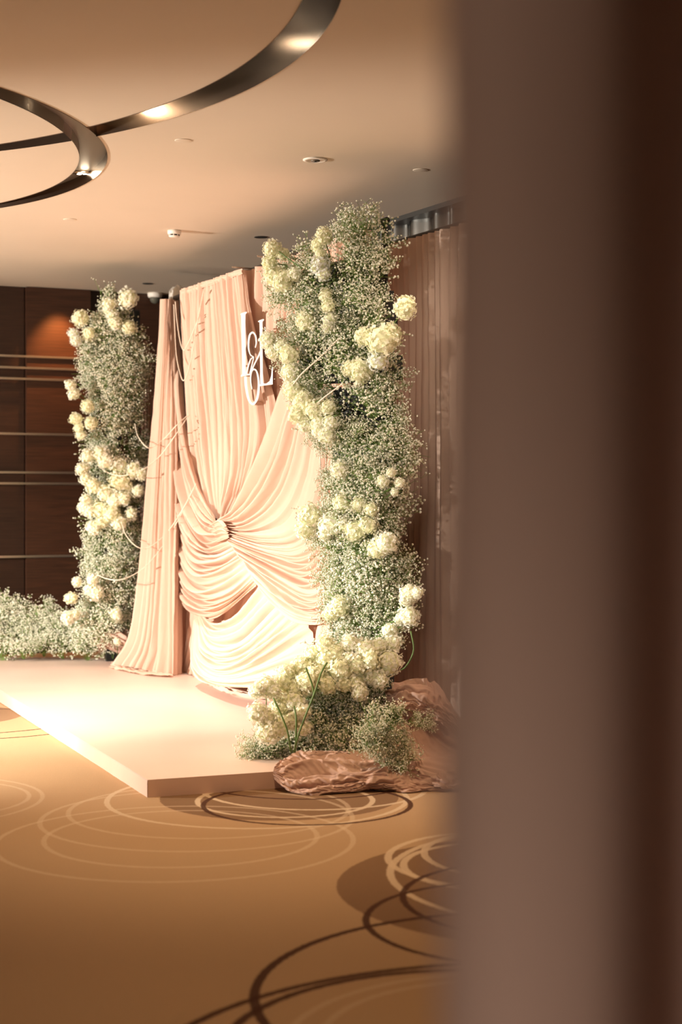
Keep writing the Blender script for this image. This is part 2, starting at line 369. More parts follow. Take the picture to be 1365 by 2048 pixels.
# rear wall of dark veneer panels with steel rails
WD = Vector((.916, .402, 0)).normalized(); WP = Vector((-1.87, 16.96, 0)); WN = Vector((WD.y, -WD.x, 0))
wa = math.atan2(WD.y, WD.x)
ED = Vector((.46, -.87, 0)).normalized(); EP = Vector((.37, 12.8, 0)); EN = Vector((ED.y, -ED.x, 0)); ea = math.atan2(ED.y, ED.x)
bm = bmesh.new(); box(bm, WP-WN*.1+Vector((0, 0, CEIL/2)), (26, .2, CEIL), wa); wb = struct('wall_back', bm, M_wood2)
def wpx(x): return (onplane(x, 900, WP, WN)-WP).dot(WD)
xs = [-260, -150, -55, 48, 178, 268, 330, 460]
for i in range(len(xs)-1):
    s0, s1 = wpx(xs[i])+.006, wpx(xs[i+1])-.006
    off = .09 if xs[i] == 48 else .03
    c = WP+WD*((s0+s1)/2)+WN*(off/2)+Vector((0, 0, CEIL/2))
    bm = bmesh.new(); v = box(bm, c, (s1-s0, off, CEIL-.01), wa)
    bmesh.ops.bevel(bm, geom=bm.edges[:], offset=.003, segments=1)
    struct('panel', bm, M_wood if i % 2 else M_wood2, wb)
for y in (713, 736, 758, 868, 945, 967, 1113):
    a = onplane(60, y, WP+WN*.11, WN); bm = bmesh.new()
    s0, s1 = wpx(-260), wpx(182)
    box(bm, Vector((0, 0, a.z))+WP+WD*((s0+s1)/2)+WN*.10, (s1-s0, .025, .022), wa)
    struct('rail', bm, M_steel, wb)
# window wall: fluted steel bulkhead above the rear curtain
bm = bmesh.new(); box(bm, EP+ED*3.0-EN*(-.1)*-1+Vector((0, 0, CEIL/2)), (24, .2, CEIL), ea); wr = struct('wall_right', bm, M_pipe)
rnd = random.Random(4)
bm = bmesh.new(); pts = []; s = -1.5
while s < 3.4:
    pts.append((s, .04+.035*math.sin(s*25+1.6*math.sin(s*5)))); s += .012
for i in range(len(pts)-1):
    a, b = pts[i], pts[i+1]
    P = [EP+ED*a[0]+EN*(a[1]+.02), EP+ED*b[0]+EN*(b[1]+.02)]
    f = [bm.verts.new(P[0]+Vector((0, 0, 2.4))), bm.verts.new(P[1]+Vector((0, 0, 2.4))), bm.verts.new(P[1]+Vector((0, 0, CEIL-.035))), bm.verts.new(P[0]+Vector((0, 0, CEIL-.035)))]
    bm.faces.new(f)
bmesh.ops.remove_doubles(bm, verts=bm.verts[:], dist=1e-4)
struct('fluted_panel', bm, M_chrome, wr, smooth=True)
bm = bmesh.new(); box(bm, EP+ED*1+EN*.1+Vector((0, 0, CEIL-.018)), (5.2, .14, .036), ea); struct('curtain_track', bm, M_dark, wr)
bm = bmesh.new(); box(bm, (-12.5, 8, CEIL/2), (.2, 28, CEIL)); struct('wall_left', bm, M_wood2)
bm = bmesh.new(); box(bm, (-2, -5, CEIL/2), (26, .2, CEIL)); struct('wall_front', bm, M_wood2)

# ------------------------------------------------------------------ ceiling fittings
def cz(x, y): q = px(x, y, (CEIL-CAMH)*F/(HY-y)); return (q.x, q.y, CEIL)
c = cz(349, 461)
t = thing('smoke_detector', 'white round smoke detector standing proud of the ceiling left of the drapery', 'smoke detector', c)
bm = bmesh.new(); lathe(bm, [(.055, 0), (.056, -.014), (.054, -.03), (.045, -.033)], c, 32); obj('base', bm, M_white, t)
bm = bmesh.new(); lathe(bm, [(.040, -.032), (.040, -.044)], c, 24); obj('sensor_grille', bm, M_dark, t)
bm = bmesh.new(); lathe(bm, [(.044, -.044), (.042, -.052), (.02, -.056)], c, 24); obj('cap', bm, M_white, t)
for k in range(8):
    a = k*PI/4; bm = bmesh.new(); box(bm, (c[0]+.043*math.cos(a), c[1]+.043*math.sin(a), c[2]-.038), (.006, .006, .014), a); obj('rib', bm, M_white, t)
c = cz(631, 319)
t = thing('ceiling_sprinkler', 'white round recessed sprinkler plate in the ceiling above the near flower column', 'sprinkler', c)
bm = bmesh.new(); lathe(bm, [(.078, 0), (.080, -.004), (.062, -.010), (.056, -.006)], c, 36); obj('plate', bm, M_white, t)
bm = bmesh.new(); lathe(bm, [(.030, -.006), (.030, -.012)], c, 20); obj('disc', bm, M_soffit, t)
bm = bmesh.new(); lathe(bm, [(.006, -.006), (.006, -.014), (.012, -.016)], c, 10); obj('nozzle', bm, M_dark, t)
for (x, y, lab, dark) in ((522, 474, 'thin dark ring of a ceiling cap just left of the near flower column top', 1), (296, 567, 'dark ring of a small ceiling cap near the far wall', 1),
                          (367, 281, 'faint round cover plate flush with the ceiling right of the bronze grooves', 0), (842, 340, 'faint round cover plate on the ceiling above the right rear curtain', 0),
                          (140, 439, 'faint round cover plate on the ceiling below the smaller bronze groove', 0)):
    c = cz(x, y); t = thing('cover_plate', lab, 'ceiling plate', c)
    bm = bmesh.new(); lathe(bm, [(.052, 0), (.052, -.002), (.048, -.003), (.01, -.003)], c, 32); obj('plate', bm, M_ceil, t)
    if dark: bm = bmesh.new(); lathe(bm, [(.055, -.0005), (.055, -.004), (.053, -.004)], c, 32); obj('gap_ring', bm, M_dark, t)
c = cz(310, 586)
t = thing('security_camera', 'grey dome security camera under the ceiling beside the left drape top', 'camera', c)
bm = bmesh.new(); lathe(bm, [(.075, 0), (.078, -.02), (.070, -.045), (.06, -.05)], c, 28); obj('housing', bm, M_white, t)
bm = bmesh.new(); lathe(bm, [(.055, -.048), (.052, -.075), (.038, -.1), (.015, -.112), (.002, -.114)], c, 28); obj('dome', bm, mat('smoked_dome', (.10, .10, .08), .1, 0, .8), t)
c = Vector(bp(352, 594, -.15))
t = thing('ceiling_bracket', 'white pipe bracket between the left drape top and the pleated drape', 'bracket', c)
bm = bmesh.new(); tube(bm, [c-BE*.1, c+BE*.14], .022, 10); obj('bar', bm, M_white, t)
bm = bmesh.new(); tube(bm, [c, Vector((c.x, c.y, STZ))], .018, 8); obj('post', bm, M_pipe, t)
for dx in (-.05, .09):
    bm = bmesh.new(); lathe(bm, [(.02, .1), (.05, .06), (.055, -.01), (.03, -.03)], c+BE*dx, 16); obj('clamp', bm, M_white, t)

# ------------------------------------------------------------------ stage
C0 = Vector((-1.05, 8.68, 0)); U = Vector((-.376, .926, 0)).normalized(); V_ = Vector((.927, .375, 0)).normalized()
L_, W_ = 7.5, 2.22
t = thing('stage', 'low blush-coloured platform stage on the carpet under the drapery', 'stage', C0)
P = [C0, C0+V_*W_, C0+V_*W_+U*L_, C0+U*L_]
bm = bmesh.new(); prism(bm, [(p.x, p.y) for p in P], STZ-.012, STZ)
bmesh.ops.bevel(bm, geom=[e for e in bm.edges if all(v.co.z > STZ-.001 for v in e.verts)], offset=.003, segments=2)
deck = obj('deck', bm, M_stage, t, smooth=False)
def skirt(a, b, n, nm):
    d = b-a; nrm = Vector((d.y, -d.x, 0)).normalized(); bm = bmesh.new(); G = []
    for i in range(n+1):
        r = []
        for j in range(5):
            z = (STZ-.002)*j/4; q = a+d*i/n; q = q+nrm*(.002+.0045*abs(noise.noise(Vector((i*.55, j*.7, 3))))*(1 if 0 < i < n else 0)*(1 if j < 4 else .1)); r.append(bm.verts.new((q.x, q.y, z)))
        G.append(r)
    for i in range(n):
        for j in range(4): bm.faces.new((G[i][j], G[i+1][j], G[i+1][j+1], G[i][j+1]))
    obj(nm, bm, M_skirt, t)
skirt(P[0], P[1], 60, 'end_skirt'); skirt(P[3], P[0], 90, 'front_skirt'); skirt(P[1], P[2], 30, 'back_skirt'); skirt(P[2], P[3], 20, 'far_skirt')

# ------------------------------------------------------------------ backdrop
BD = thing('backdrop_drapery', 'tall peach draped fabric backdrop with pleats and looping swags on the stage', 'backdrop', B0+Vector((0, 0, STZ)))
g = [[(x, yt), (x, (yt+yb)/2), (x, yb)] for x, yt, yb in ((480, 549, 1388), (540, 528, 1405), (600, 508, 1425), (680, 478, 1440), (735, 458, 1455))]
obj('back_panel', drape([bg(a, -.06) for a in g], 24, amax=.06, seed=3, k=.9), M_peach, BD)
g = [[(345, 1000), (346, 1100), (348, 1220), (350, 1338)], [(420, 1080), (410, 1150), (395, 1250), (372, 1345)], [(520, 1110), (510, 1180), (470, 1280), (420, 1360)], [(620, 1100), (620, 1180), (600, 1280), (540, 1380)], [(720, 1050), (720, 1180), (720, 1280), (700, 1420)]]
obj('lower_panel', drape([bg(a, dd_) for a, dd_ in zip(g, (.0, .02, .09, .13, .12))], 22, amax=.03, seed=8, k=.36), M_peach, BD)
g = [[(366, 581), (368, 700), (378, 850), (394, 960), (424, 1030)],
     [(395, 571), (400, 700), (410, 850), (422, 960), (434, 1036)],
     [(425, 560), (434, 700), (442, 850), (444, 960), (441, 1042)],
     [(455, 550), (468, 700), (480, 850), (478, 960), (450, 1048)],
     [(484, 540), (494, 640), (516, 800), (517, 900), (470, 1050)],
     [(487, 541), (505, 650), (545, 800), (548, 900), (505, 1060)]]
obj('pleated_curtain', drape([bg(a, .05) for a in g], 25, M=70, amax=.06, seed=1, k=1.0), M_peach, BD)
g = [[(366, 578), (425, 558), (484, 537)], [(366, 584), (425, 564), (484, 543)], [(366, 590), (425, 570), (484, 549)]]
obj('curtain_header', drape([bg(a, .075) for a in g], 2, M=70, amax=.012, seed=5, wr=.02), M_peach, BD)
g = [[(574, 752, .08), (545, 840, .1), (510, 935, .12), (472, 1010, .15), (434, 1040, .17)],
     [(612, 800, .08), (588, 915, .12), (548, 1000, .15), (492, 1046, .18), (438, 1050, .18)],
     [(655, 850, .08), (634, 980, .13), (590, 1062, .17), (520, 1078, .20), (445, 1062, .19)],
     [(676, 930, .08), (655, 1065, .13), (612, 1122, .19), (545, 1114, .22), (454, 1078, .20)],
     [(684, 1010, .08), (664, 1145, .14), (622, 1190, .21), (552, 1158, .24), (472, 1098, .20)],
     [(688, 1080, .08), (662, 1205, .14), (622, 1230, .21), (562, 1200, .23), (496, 1128, .20)],
     [(690, 1130, .08), (662, 1232, .12), (622, 1250, .17), (575, 1235, .19), (520, 1172, .17)]]
obj('diagonal_swag', drape([bg(a, 0) for a in g], 21, M=60, amax=.07, seed=2, k=.9, per=11, drift=.5, fade=.15), M_peach, BD)
g = [[(354, 610, -.05), (358, 720, .0), (368, 850, .08), (394, 960, .10), (430, 1040, .13)],
     [(354, 720, -.05), (360, 850, .04), (374, 945, .10), (402, 1015, .13), (438, 1056, .15)],
     [(355, 820, -.05), (361, 950, .04), (380, 1035, .13), (412, 1086, .16), (452, 1076, .17)],
     [(356, 900, -.05), (363, 1040, .05), (388, 1108, .17), (434, 1116, .20), (470, 1096, .18)],
     [(356, 980, -.05), (364, 1105, .06), (396, 1158, .20), (448, 1150, .23), (490, 1120, .18)],
     [(356, 1040, -.05), (365, 1160, .06), (402, 1204, .20), (458, 1190, .23), (508, 1148, .18)],
     [(356, 1090, -.05), (367, 1206, .06), (398, 1236, .17), (444, 1230, .20), (514, 1172, .16)]]
obj('left_swag', drape([bg(a, 0) for a in g], 19, M=60, amax=.07, seed=6, k=.9, per=11, drift=.5, fade=.12), M_peach, BD)
g = [[(402, 1228, .17), (432, 1246, .20), (478, 1230, .21), (528, 1150, .17)],
     [(396, 1234, .17), (418, 1290, .24), (485, 1286, .26), (572, 1195, .17)],
     [(391, 1238, .17), (402, 1322, .27), (475, 1336, .30), (615, 1240, .17)],
     [(387, 1242, .17), (389, 1344, .28), (455, 1374, .34), (640, 1368, .20)]]
obj('hem_swag', drape([bg(a, 0) for a in g], 10, M=50, amax=.06, seed=9, k=.75, drift=.6, fade=.2), M_peach, BD)
# puddled hem on the deck
def flg(L): return [onz(x, y, STZ+.012) for (x, y) in L]
g = [flg([(386, 1342), (470, 1362), (560, 1366), (660, 1376)]), flg([(386, 1350), (450, 1374), (540, 1384), (650, 1398)]), flg([(396, 1356), (450, 1382), (510, 1396), (600, 1408)])]
obj('hem_puddle', drape(g, 5, M=60, amax=.035, seed=12, k=.4, front=Vector((0, 0, 1)), wr=.02), M_peach, BD)
# bunched knot where the swags meet
g = [[(398, 1052, .10), (418, 1050, .14), (440, 1040, .22), (452, 1052, .24)], [(400, 1066, .08), (420, 1070, .12), (440, 1060, .21), (456, 1064, .24)], [(405, 1078, .06), (424, 1088, .10), (438, 1084, .18), (458, 1076, .23)]]
obj('gathered_knot', drape([bg(a, 0) for a in g], 5, M=24, amax=.03, seed=13, k=.45), M_peach, BD)
# gathered drape at the left end
g = []
for row in ([(323, 599, 14.5), (318, 700, 14.5), (308, 850, 14.5), (298, 1000, 14.5), (286, 1150, 14.5), (266, 1270, 14.55), (228, 1330, 14.62)],
            [(330, 598, 14.4), (326, 700, 14.4), (318, 850, 14.35), (310, 1000, 14.3), (302, 1150, 14.3), (288, 1280, 14.35), (262, 1334, 14.4)],
            [(338, 598, 14.4), (335, 700, 14.38), (332, 850, 14.3), (326, 1000, 14.25), (322, 1150, 14.2), (314, 1290, 14.2), (300, 1341, 14.2)],
            [(346, 600, 14.45), (346, 700, 14.4), (349, 850, 14.15), (349, 1000, 14.05), (348, 1150, 13.95), (347, 1290, 13.9), (345, 1350, 13.9)],
            [(351, 601, 14.6), (354, 700, 14.6), (356, 850, 14.4), (356, 1000, 14.4), (355, 1150, 14.2), (352, 1290, 14.15), (349, 1347, 14.1)]): g.append(row)
LD = obj('left_drape', drape([pg(a) for a in g], 13, M=70, amax=.06, seed=4, k=.85), M_peach, BD)
g = [flg([(224, 1326), (252, 1330), (290, 1336), (345, 1345)]), flg([(218, 1334), (255, 1342), (300, 1350), (346, 1353)])]
obj('hem_puddle', drape(g, 3, M=40, amax=.015, seed=15, front=Vector((0, 0, 1)), wr=.018), M_peach, BD)
# pipe frame
bm = bmesh.new(); tube(bm, [bp(350, 596, -.01), bp(486, 544, -.01)], .02, 10); obj('crossbar', bm, M_pipe, BD)
bm = bmesh.new(); tube(bm, [bp(482, 549, -.08), bp(775, 440, -.08)], .02, 10); obj('crossbar', bm, M_pipe, BD)
for x, yt, yb in ((352, 596, 1352), (485, 546, 1395), (770, 446, 1470)):
    a = bp(x, yt, -.1); bm = bmesh.new(); tube(bm, [a, Vector((a.x, a.y, STZ))], .022, 10); obj('upright', bm, M_pipe, BD)
for a, b in (((464, 534), (513, 538)), ((515, 512), (560, 519))):
    bm = bmesh.new(); tube(bm, [bp(*a, .12), bp(*b, -.1)], .006, 8); obj('cross_rod', bm, M_steel, BD)

# loose drape standing behind the far column
g = [[px(x, y, 15.3) for x, y in G] for G in ([(285, 688), (286, 760), (284, 850), (280, 1000), (276, 1150), (272, 1290)], [(292, 682), (297, 760), (298, 850), (292, 1000), (286, 1150), (284, 1290)], [(298, 690), (306, 760), (306, 850), (304, 1000), (300, 1150), (300, 1290)])]
tag(obj('rear_drape', drape(g, 4, M=40, amax=.03, seed=21, front=Vector((-.5, -.8, 0))), M_peach_shaded), 'narrow dusky drape hanging in shade right of the far flower column', 'drape')

# rear curtain at the right, behind the near column
RP = Vector((.326, 11.2, 0)); RN = Vector((ED.y, -ED.x, 0))
def rp(x, z, s0=0): # point on the rear curtain line at distance s
    return RP+ED*x+Vector((0, 0, z))
g = [[rp(s, 3.40), rp(s, 2.2), rp(s, 1.1), rp(s, .02)] for s in (-.06, .5, 1.2, 2.0, 3.0, 4.2, 5.2)]
t = thing('rear_curtain', 'shade-toned peach floor-length pleated curtain behind the near flower column on the right', 'curtain', RP)
obj('cloth', drape(g, 44, M=50, amax=.03, seed=31, k=.36, per=8, front=RN), M_rear, t)
bm = bmesh.new(); tube(bm, [rp(-.2, 3.415)+RN*-.03, rp(5.3, 3.415)+RN*-.03], .015, 8); obj('pole', bm, M_pipe, t)

# ------------------------------------------------------------------ monogram letters
def zz(x, y, d=.125): return bp(440+x*.14652, 600+y*.14652, d)
LET = thing('monogram_sign', 'white raised monogram letters L, ampersand, L and O mounted before the peach pleats', 'sign', zz(450, 800))
def extrude(pts, d0=.105, th=.028):
    bm = bmesh.new(); a = [bm.verts.new(zz(x, y, d0)) for x, y in pts]; b = [bm.verts.new(zz(x, y, d0+th)) for x, y in pts]; n = len(pts)
    bm.faces.new(a); bm.faces.new(b[::-1])
    for i in range(n): bm.faces.new((a[i], b[i], b[(i+1) % n], a[(i+1) % n]))
    bmesh.ops.recalc_face_normals(bm, faces=bm.faces[:]); bmesh.ops.triangulate(bm, faces=[f for f in bm.faces if len(f.verts) > 4]); return bm
def stroke(bm, path, wd, d0=.105, th=.028, n=40):
    P = resample([Vector((x, y, 0)) for x, y in path], n)
    rows = []
    for i, p in enumerate(P):
        t_ = (P[min(i+1, n)]-P[max(i-1, 0)]); t_.x *= 2.4; t_.normalize(); nn = Vector((-t_.y/1.0, t_.x/1.0*1.0, 0))
        r = i/n; ww = wd[0]+(wd[1]-wd[0])*r*2 if r < .5 else wd[1]+(wd[2]-wd[1])*(r-.5)*2
        a = p+nn*ww*.5; b = p-nn*ww*.5
        rows.append([bm.verts.new(zz(a.x, a.y, d0)), bm.verts.new(zz(b.x, b.y, d0)), bm.verts.new(zz(b.x, b.y, d0+th)), bm.verts.new(zz(a.x, a.y, d0+th))])
    for i in range(n):
        for k in range(4): bm.faces.new((rows[i][k], rows[i][(k+1) % 4], rows[i+1][(k+1) % 4], rows[i+1][k]))
    bm.faces.new(rows[0][::-1]); bm.faces.new(rows[-1]); bmesh.ops.recalc_face_normals(bm, faces=bm.faces[:])
obj('letter_l', extrude([(275, 197), (300, 178), (350, 163), (368, 163), (370, 172), (350, 195), (347, 350), (352, 700), (352, 1008), (395, 1008), (425, 985), (432, 990), (425, 1022), (286, 1046), (284, 1036), (305, 1012), (303, 860), (296, 500), (290, 205)]), M_letter, LET, smooth=False)
obj('letter_l', extrude([(520, 290), (545, 275), (598, 258), (603, 272), (582, 300), (583, 640), (588, 1115), (602, 1142), (640, 1138), (680, 1105), (702, 1030), (712, 905), (724, 905), (722, 1152), (540, 1177), (534, 1164), (552, 1150), (548, 600), (541, 306), (522, 300)]), M_letter, LET, smooth=False)
bm = bmesh.new()
stroke(bm, [(482, 650), (497, 590), (490, 500), (462, 450), (438, 444), (408, 480), (392, 570), (394, 670), (420, 750), (466, 780)], (14, 26, 12))
stroke(bm, [(466, 778), (425, 805), (395, 880), (372, 960), (352, 1030)], (12, 20, 14), n=20)
stroke(bm, [(462, 785), (447, 850), (425, 940), (402, 1010), (352, 1034)], (10, 16, 10), n=24)
stroke(bm, [(425, 990), (455, 915), (485, 850), (530, 760), (570, 660), (605, 540), (622, 430), (614, 368)], (16, 22, 10))
obj('ampersand', bm, M_letter, LET, smooth=False)
bm = bmesh.new()
stroke(bm, [(440, 1218), (426, 1150), (420, 1060), (434, 980), (465, 945), (502, 975), (526, 1080), (530, 1210), (510, 1340), (470, 1412), (430, 1412), (392, 1350), (366, 1240), (352, 1130), (350, 1046)], (10, 30, 34), n=70)
obj('letter_o', bm, M_letter, LET, smooth=False)
for x, y in ((320, 300), (325, 900), (565, 400), (568, 1000), (470, 1400), (440, 460)):
    bm = bmesh.new(); tube(bm, [zz(x, y, .04), zz(x, y, .11)], .006, 6); obj('standoff', bm, M_letter, LET)

# ------------------------------------------------------------------ pearl strings
def pearls(pts, label, beads=.0055, group=None):
    t = thing('pearl_string', label, 'pearl string', pts[0], group)
    P = resample(pts, 60); bm = bmesh.new(); tube(bm, P, .0025, 4); obj('cord', bm, M_pearl, t)
    L = sum((pts[i+1]-pts[i]).length for i in range(len(pts)-1)); n = int(L/(beads*2.0)); Q = resample(pts, n); bm = bmesh.new()
    for q in Q: bmesh.ops.create_icosphere(bm, subdivisions=1, radius=beads, matrix=Matrix.Translation(q))
    obj('pearls', bm, M_pearl, t, kind='stuff')
def bl(L, d): return [bp(x, y, (q[0] if q else d)) for (x, y, *q) in L]
pearls(bl([(351, 604), (354, 640), (360, 680), (367, 700), (375, 690), (388, 660), (399, 630), (409, 580)], .13), 'pearl string looping shallowly from the left drape top to the pleats')
pearls(bl([(348, 610), (350, 660), (353, 710), (360, 745), (367, 761), (376, 745), (386, 700), (394, 650), (407, 582)], .14), 'longer pearl string looping below the shallow one at the left drape top')
pearls([px(270, 848, 14.7), px(276, 872, 14.6), px(292, 893, 14.12), px(306, 894, 14.12), px(330, 876, 14.12), bp(352, 852, .3), bp(374, 832, .16)], 'uppermost pearl string swagging from the far column across the left drape')
pearls([px(200, 935, 14.6), px(222, 948, 14.5), px(250, 951, 14.12), px(285, 940, 14.12), px(320, 912, 14.12), bp(350, 872, .3), bp(378, 830, .16)], 'second pearl string swagging from the far column across the left drape')
pearls([px(243, 1045, 14.5), px(252, 1070, 14.4), px(275, 1094, 14.12), px(300, 1094, 14.12), px(335, 1064, 14.12), bp(365, 1020, .3), bp(392, 968, .16)], 'third pearl string swagging from the far column towards the knot')
pearls([px(196, 1150, 14.5), px(212, 1157, 14.4), px(238, 1160, 14.12), px(270, 1148, 14.12), px(300, 1124, 14.12), px(340, 1070, 14.12), bp(390, 975, .17)], 'lowest pearl string swagging from the far column across the left drape')
pearls([px(677, 678, 9.95), px(640, 715, 9.95), px(600, 752, 10.1), px(572, 792, 10.3)], 'upper diagonal pearl string across the near flower column', .007)
pearls([px(685, 768, 9.85), px(655, 790, 9.95), px(620, 818, 10.2), px(596, 836, 10.4)], 'lower diagonal pearl string across the near flower column', .006)
pearls(bl([(640, 900), (642, 950), (644, 1000)], .25), 'pearl strand hanging straight left of the near flower column, left one', .006)
pearls(bl([(652, 910), (654, 955), (656, 1000)], .25), 'pearl strand hanging straight left of the near flower column, right one', .006)

# ------------------------------------------------------------------ flowers
def spray_mesh(seed, n=310, R=.13, fr=.0062):
    rnd = random.Random(seed); vs = []; fs = []; mi = []
    ico = bmesh.new(); bmesh.ops.create_icosphere(ico, subdivisions=1, radius=1)
    iv = [v.co.copy() for v in ico.verts]; it = [tuple(v.index for v in f.verts) for f in ico.faces]; ico.free()
    def prism3(a, b, r, r2):
        t = (b-a).normalized(); u = t.orthogonal().normalized(); v = t.cross(u); k = len(vs)
        for p, rr in ((a, r), (b, r2)):
            for j in range(3): vs.append(p+(u*math.cos(j*2.094)+v*math.sin(j*2.094))*rr)
        for j in range(3): fs.append((k+j, k+(j+1) % 3, k+3+(j+1) % 3, k+3+j)); mi.append(1)
    base = Vector((0, 0, -R*1.2)); nodes = []
    for i in range(16):     # main branches fan out
        d = Vector((rnd.gauss(0, .5), rnd.gauss(0, .5), 1)).normalized()
        p = base+d*R*rnd.uniform(.9, 1.5)+Vector((rnd.gauss(0, .15), rnd.gauss(0, .15), 0))*R; prism3(base, p, .0022, .0014)
        for j in range(5):
            q = p+Vector((rnd.gauss(0, .3), rnd.gauss(0, .3), rnd.gauss(.18, .22)))*R; prism3(p, q, .0015, .0010); nodes.append(q)
    for i in range(n):
        q = rnd.choice(nodes); d = Vector((rnd.gauss(0, 1), rnd.gauss(0, 1), rnd.gauss(.5, 1)))
        p = q+d*R*.115; prism3(q, p, .0009, .0006)
        s = fr*rnd.uniform(.65, 1.25); k = len(vs); rot = Matrix.Rotation(rnd.uniform(0, 6), 3, Vector((rnd.random(), rnd.random(), rnd.random()+.1)).normalized())
        for v in iv: vs.append(p+(rot @ v)*s*rnd.uniform(.7, 1.2))
        for f in it: fs.append(tuple(k+a for a in f)); mi.append(0)
    me = bpy.data.meshes.new('gypsophila_spray'); me.from_pydata([tuple(v) for v in vs], [], fs)
    me.materials.append(M_floret); me.materials.append(M_gstem); me.polygons.foreach_set('material_index', mi); me.update(); return me
SPR = [spray_mesh(i) for i in range(5)]
def hyd_mesh(seed, mat_):
    rnd = random.Random(seed); vs = []; fs = []; mi = []; n = 120; off = Vector((seed*3.3, 1, 2))
    def rad(d): return 1+.30*noise.noise(d*1.9+off)+.14*noise.noise(d*4+off)
    for i in range(n):
        z = 1-2*(i+.5)/n; a = i*2.39996+rnd.uniform(-.3, .3); s = math.sqrt(1-z*z)
        d = Vector((s*math.cos(a), s*math.sin(a), z)); p = d*rad(d)*.09*rnd.uniform(.88, 1.03)
        nn = (d+Vector((rnd.gauss(0, .35), rnd.gauss(0, .35), rnd.gauss(0, .35)))).normalized(); u = nn.orthogonal().normalized(); v = nn.cross(u); rot = rnd.uniform(0, 1.57)
        for k in range(4):
            a = rot+k*PI/2; e = u*math.cos(a)+v*math.sin(a); f = nn.cross(e); l = .0175*rnd.uniform(.8, 1.15); b = len(vs); c = rnd.uniform(-.003, .005)
            vs += [p, p+e*l*.55+f*l*.48+nn*.003, p+e*l+nn*c, p+e*l*.55-f*l*.48+nn*.003]
            fs += [(b, b+1, b+2), (b, b+2, b+3)]; mi += [0, 0]
    ico = bmesh.new(); bmesh.ops.create_icosphere(ico, subdivisions=2, radius=1); b = len(vs)
    for v in ico.verts: vs.append(v.co*rad(v.co.normalized())*.076)
    for f in ico.faces: fs.append(tuple(b+v.index for v in f.verts)); mi.append(1)
    ico.free()
    me = bpy.data.meshes.new('hydrangea'); me.from_pydata([tuple(v) for v in vs], [], fs); me.materials.append(mat_); me.materials.append(M_hcore)
    me.polygons.foreach_set('material_index', mi); me.update(); return me
HYD = [[hyd_mesh(s+10*k, M_hyd[k]) for s in range(4)] for k in range(3)]
def stem_mesh(a, b, r=.004, sag=.0):
    bm = bmesh.new(); m = (a+b)/2+Vector((0, 0, sag)); tube(bm, resample([a, m, b], 8), r, 5, r*.8)
    me = bpy.data.meshes.new('stem'); bm.to_mesh(me); bm.free(); me.materials.append(M_stem); return me
rg = random.Random(77)
def add_spray(t, pos, out, sc=1.0):
    o = bpy.data.objects.new('gypsophila_spray', rg.choice(SPR)); C.objects.link(o); o.parent = t
    q = (out+Vector((rg.gauss(0, .25), rg.gauss(0, .25), rg.gauss(.25, .25)))).normalized().to_track_quat('Z', 'Y')
    o.location = pos-t.location; o.rotation_mode = 'QUATERNION'; o.rotation_quaternion = q
    s = sc*rg.uniform(.74, 1.22); o.scale = (s, s, s); o['kind'] = 'stuff'
def add_hyd(t, pos, r, kind, inner, stem=True):
    o = bpy.data.objects.new('hydrangea', rg.choice(HYD[kind])); C.objects.link(o); o.parent = t
    o.location = pos-t.location; s = r/.092; o.scale = (s*rg.uniform(.92, 1.08), s*rg.uniform(.92, 1.08), s*rg.uniform(.9, 1.1)); o.rotation_euler = (rg.uniform(0, 6), rg.uniform(0, 6), rg.uniform(0, 6))
    if stem:
        m = bpy.data.objects.new('stem', stem_mesh(pos, inner)); C.objects.link(m); m.parent = o
        bpy.context.view_layer.update(); m.matrix_parent_inverse = o.matrix_world.inverted()
def interp(rows, y):
    for a, b in zip(rows, rows[1:]):
        if a[0] <= y <= b[0]:
            t = (y-a[0])/(b[0]-a[0]); return a[1]+(b[1]-a[1])*t, a[2]+(b[2]-a[2])*t
    return rows[-1][1:3] if y > rows[-1][0] else rows[0][1:3]
def column(t, rows, Yc, bulge, dy, dx, scale, back=.35):
    y = rows[0][0]; R = .13*scale
    while y <= rows[-1][0]:
        a, b = interp(rows, y); ins = R*F/Yc((a+b)/2)*.62; a += ins; b -= ins
        if b < a: a = b = (a+b)/2
        n = max(1, int(round((b-a)/dx))+1)
        for i in range(n):
            s = (i/(n-1)*2-1) if n > 1 else 0
            x = (a+b)/2+s*(b-a)/2+rg.uniform(-.3, .3)*dx*.5; yy = y+rg.uniform(-.4, .4)*dy
            if noise.noise(Vector((x*.021, yy*.017, 3.3))) < -.27: continue
            Y = Yc(x)-bulge*math.sqrt(max(0, 1-s*s*.8))+rg.uniform(-.09, .07)
            add_spray(t, px(x, yy, Y), Vector((s*.9, -.8, 0)), scale)
            if rg.random() < back: add_spray(t, px(x, yy, Yc(x)+bulge*.6), Vector((s*.9, .5, 0)), scale)
        y += dy
# near column -----------------------------------------------------
YN = lambda x: 10.62-(x-540)/290*.55
NC = thing('flower_column', 'tall near column of white gypsophila and cream hydrangeas at the right end of the drapery', 'flower column', px(720, 1440, 10.3))
rows = [(432, 690, 735), (470, 665, 770), (505, 640, 772), (520, 560, 775), (560, 535, 776), (620, 530, 775), (680, 540, 775), (740, 560, 790), (800, 580, 815), (860, 612, 828), (920, 638, 832), (980, 640, 812), (1020, 600, 800), (1070, 600, 800), (1100, 640, 800), (1150, 638, 838), (1200, 640, 838), (1250, 655, 805), (1300, 670, 790)]
column(NC, rows, YN, .22, 27, 36, .98)
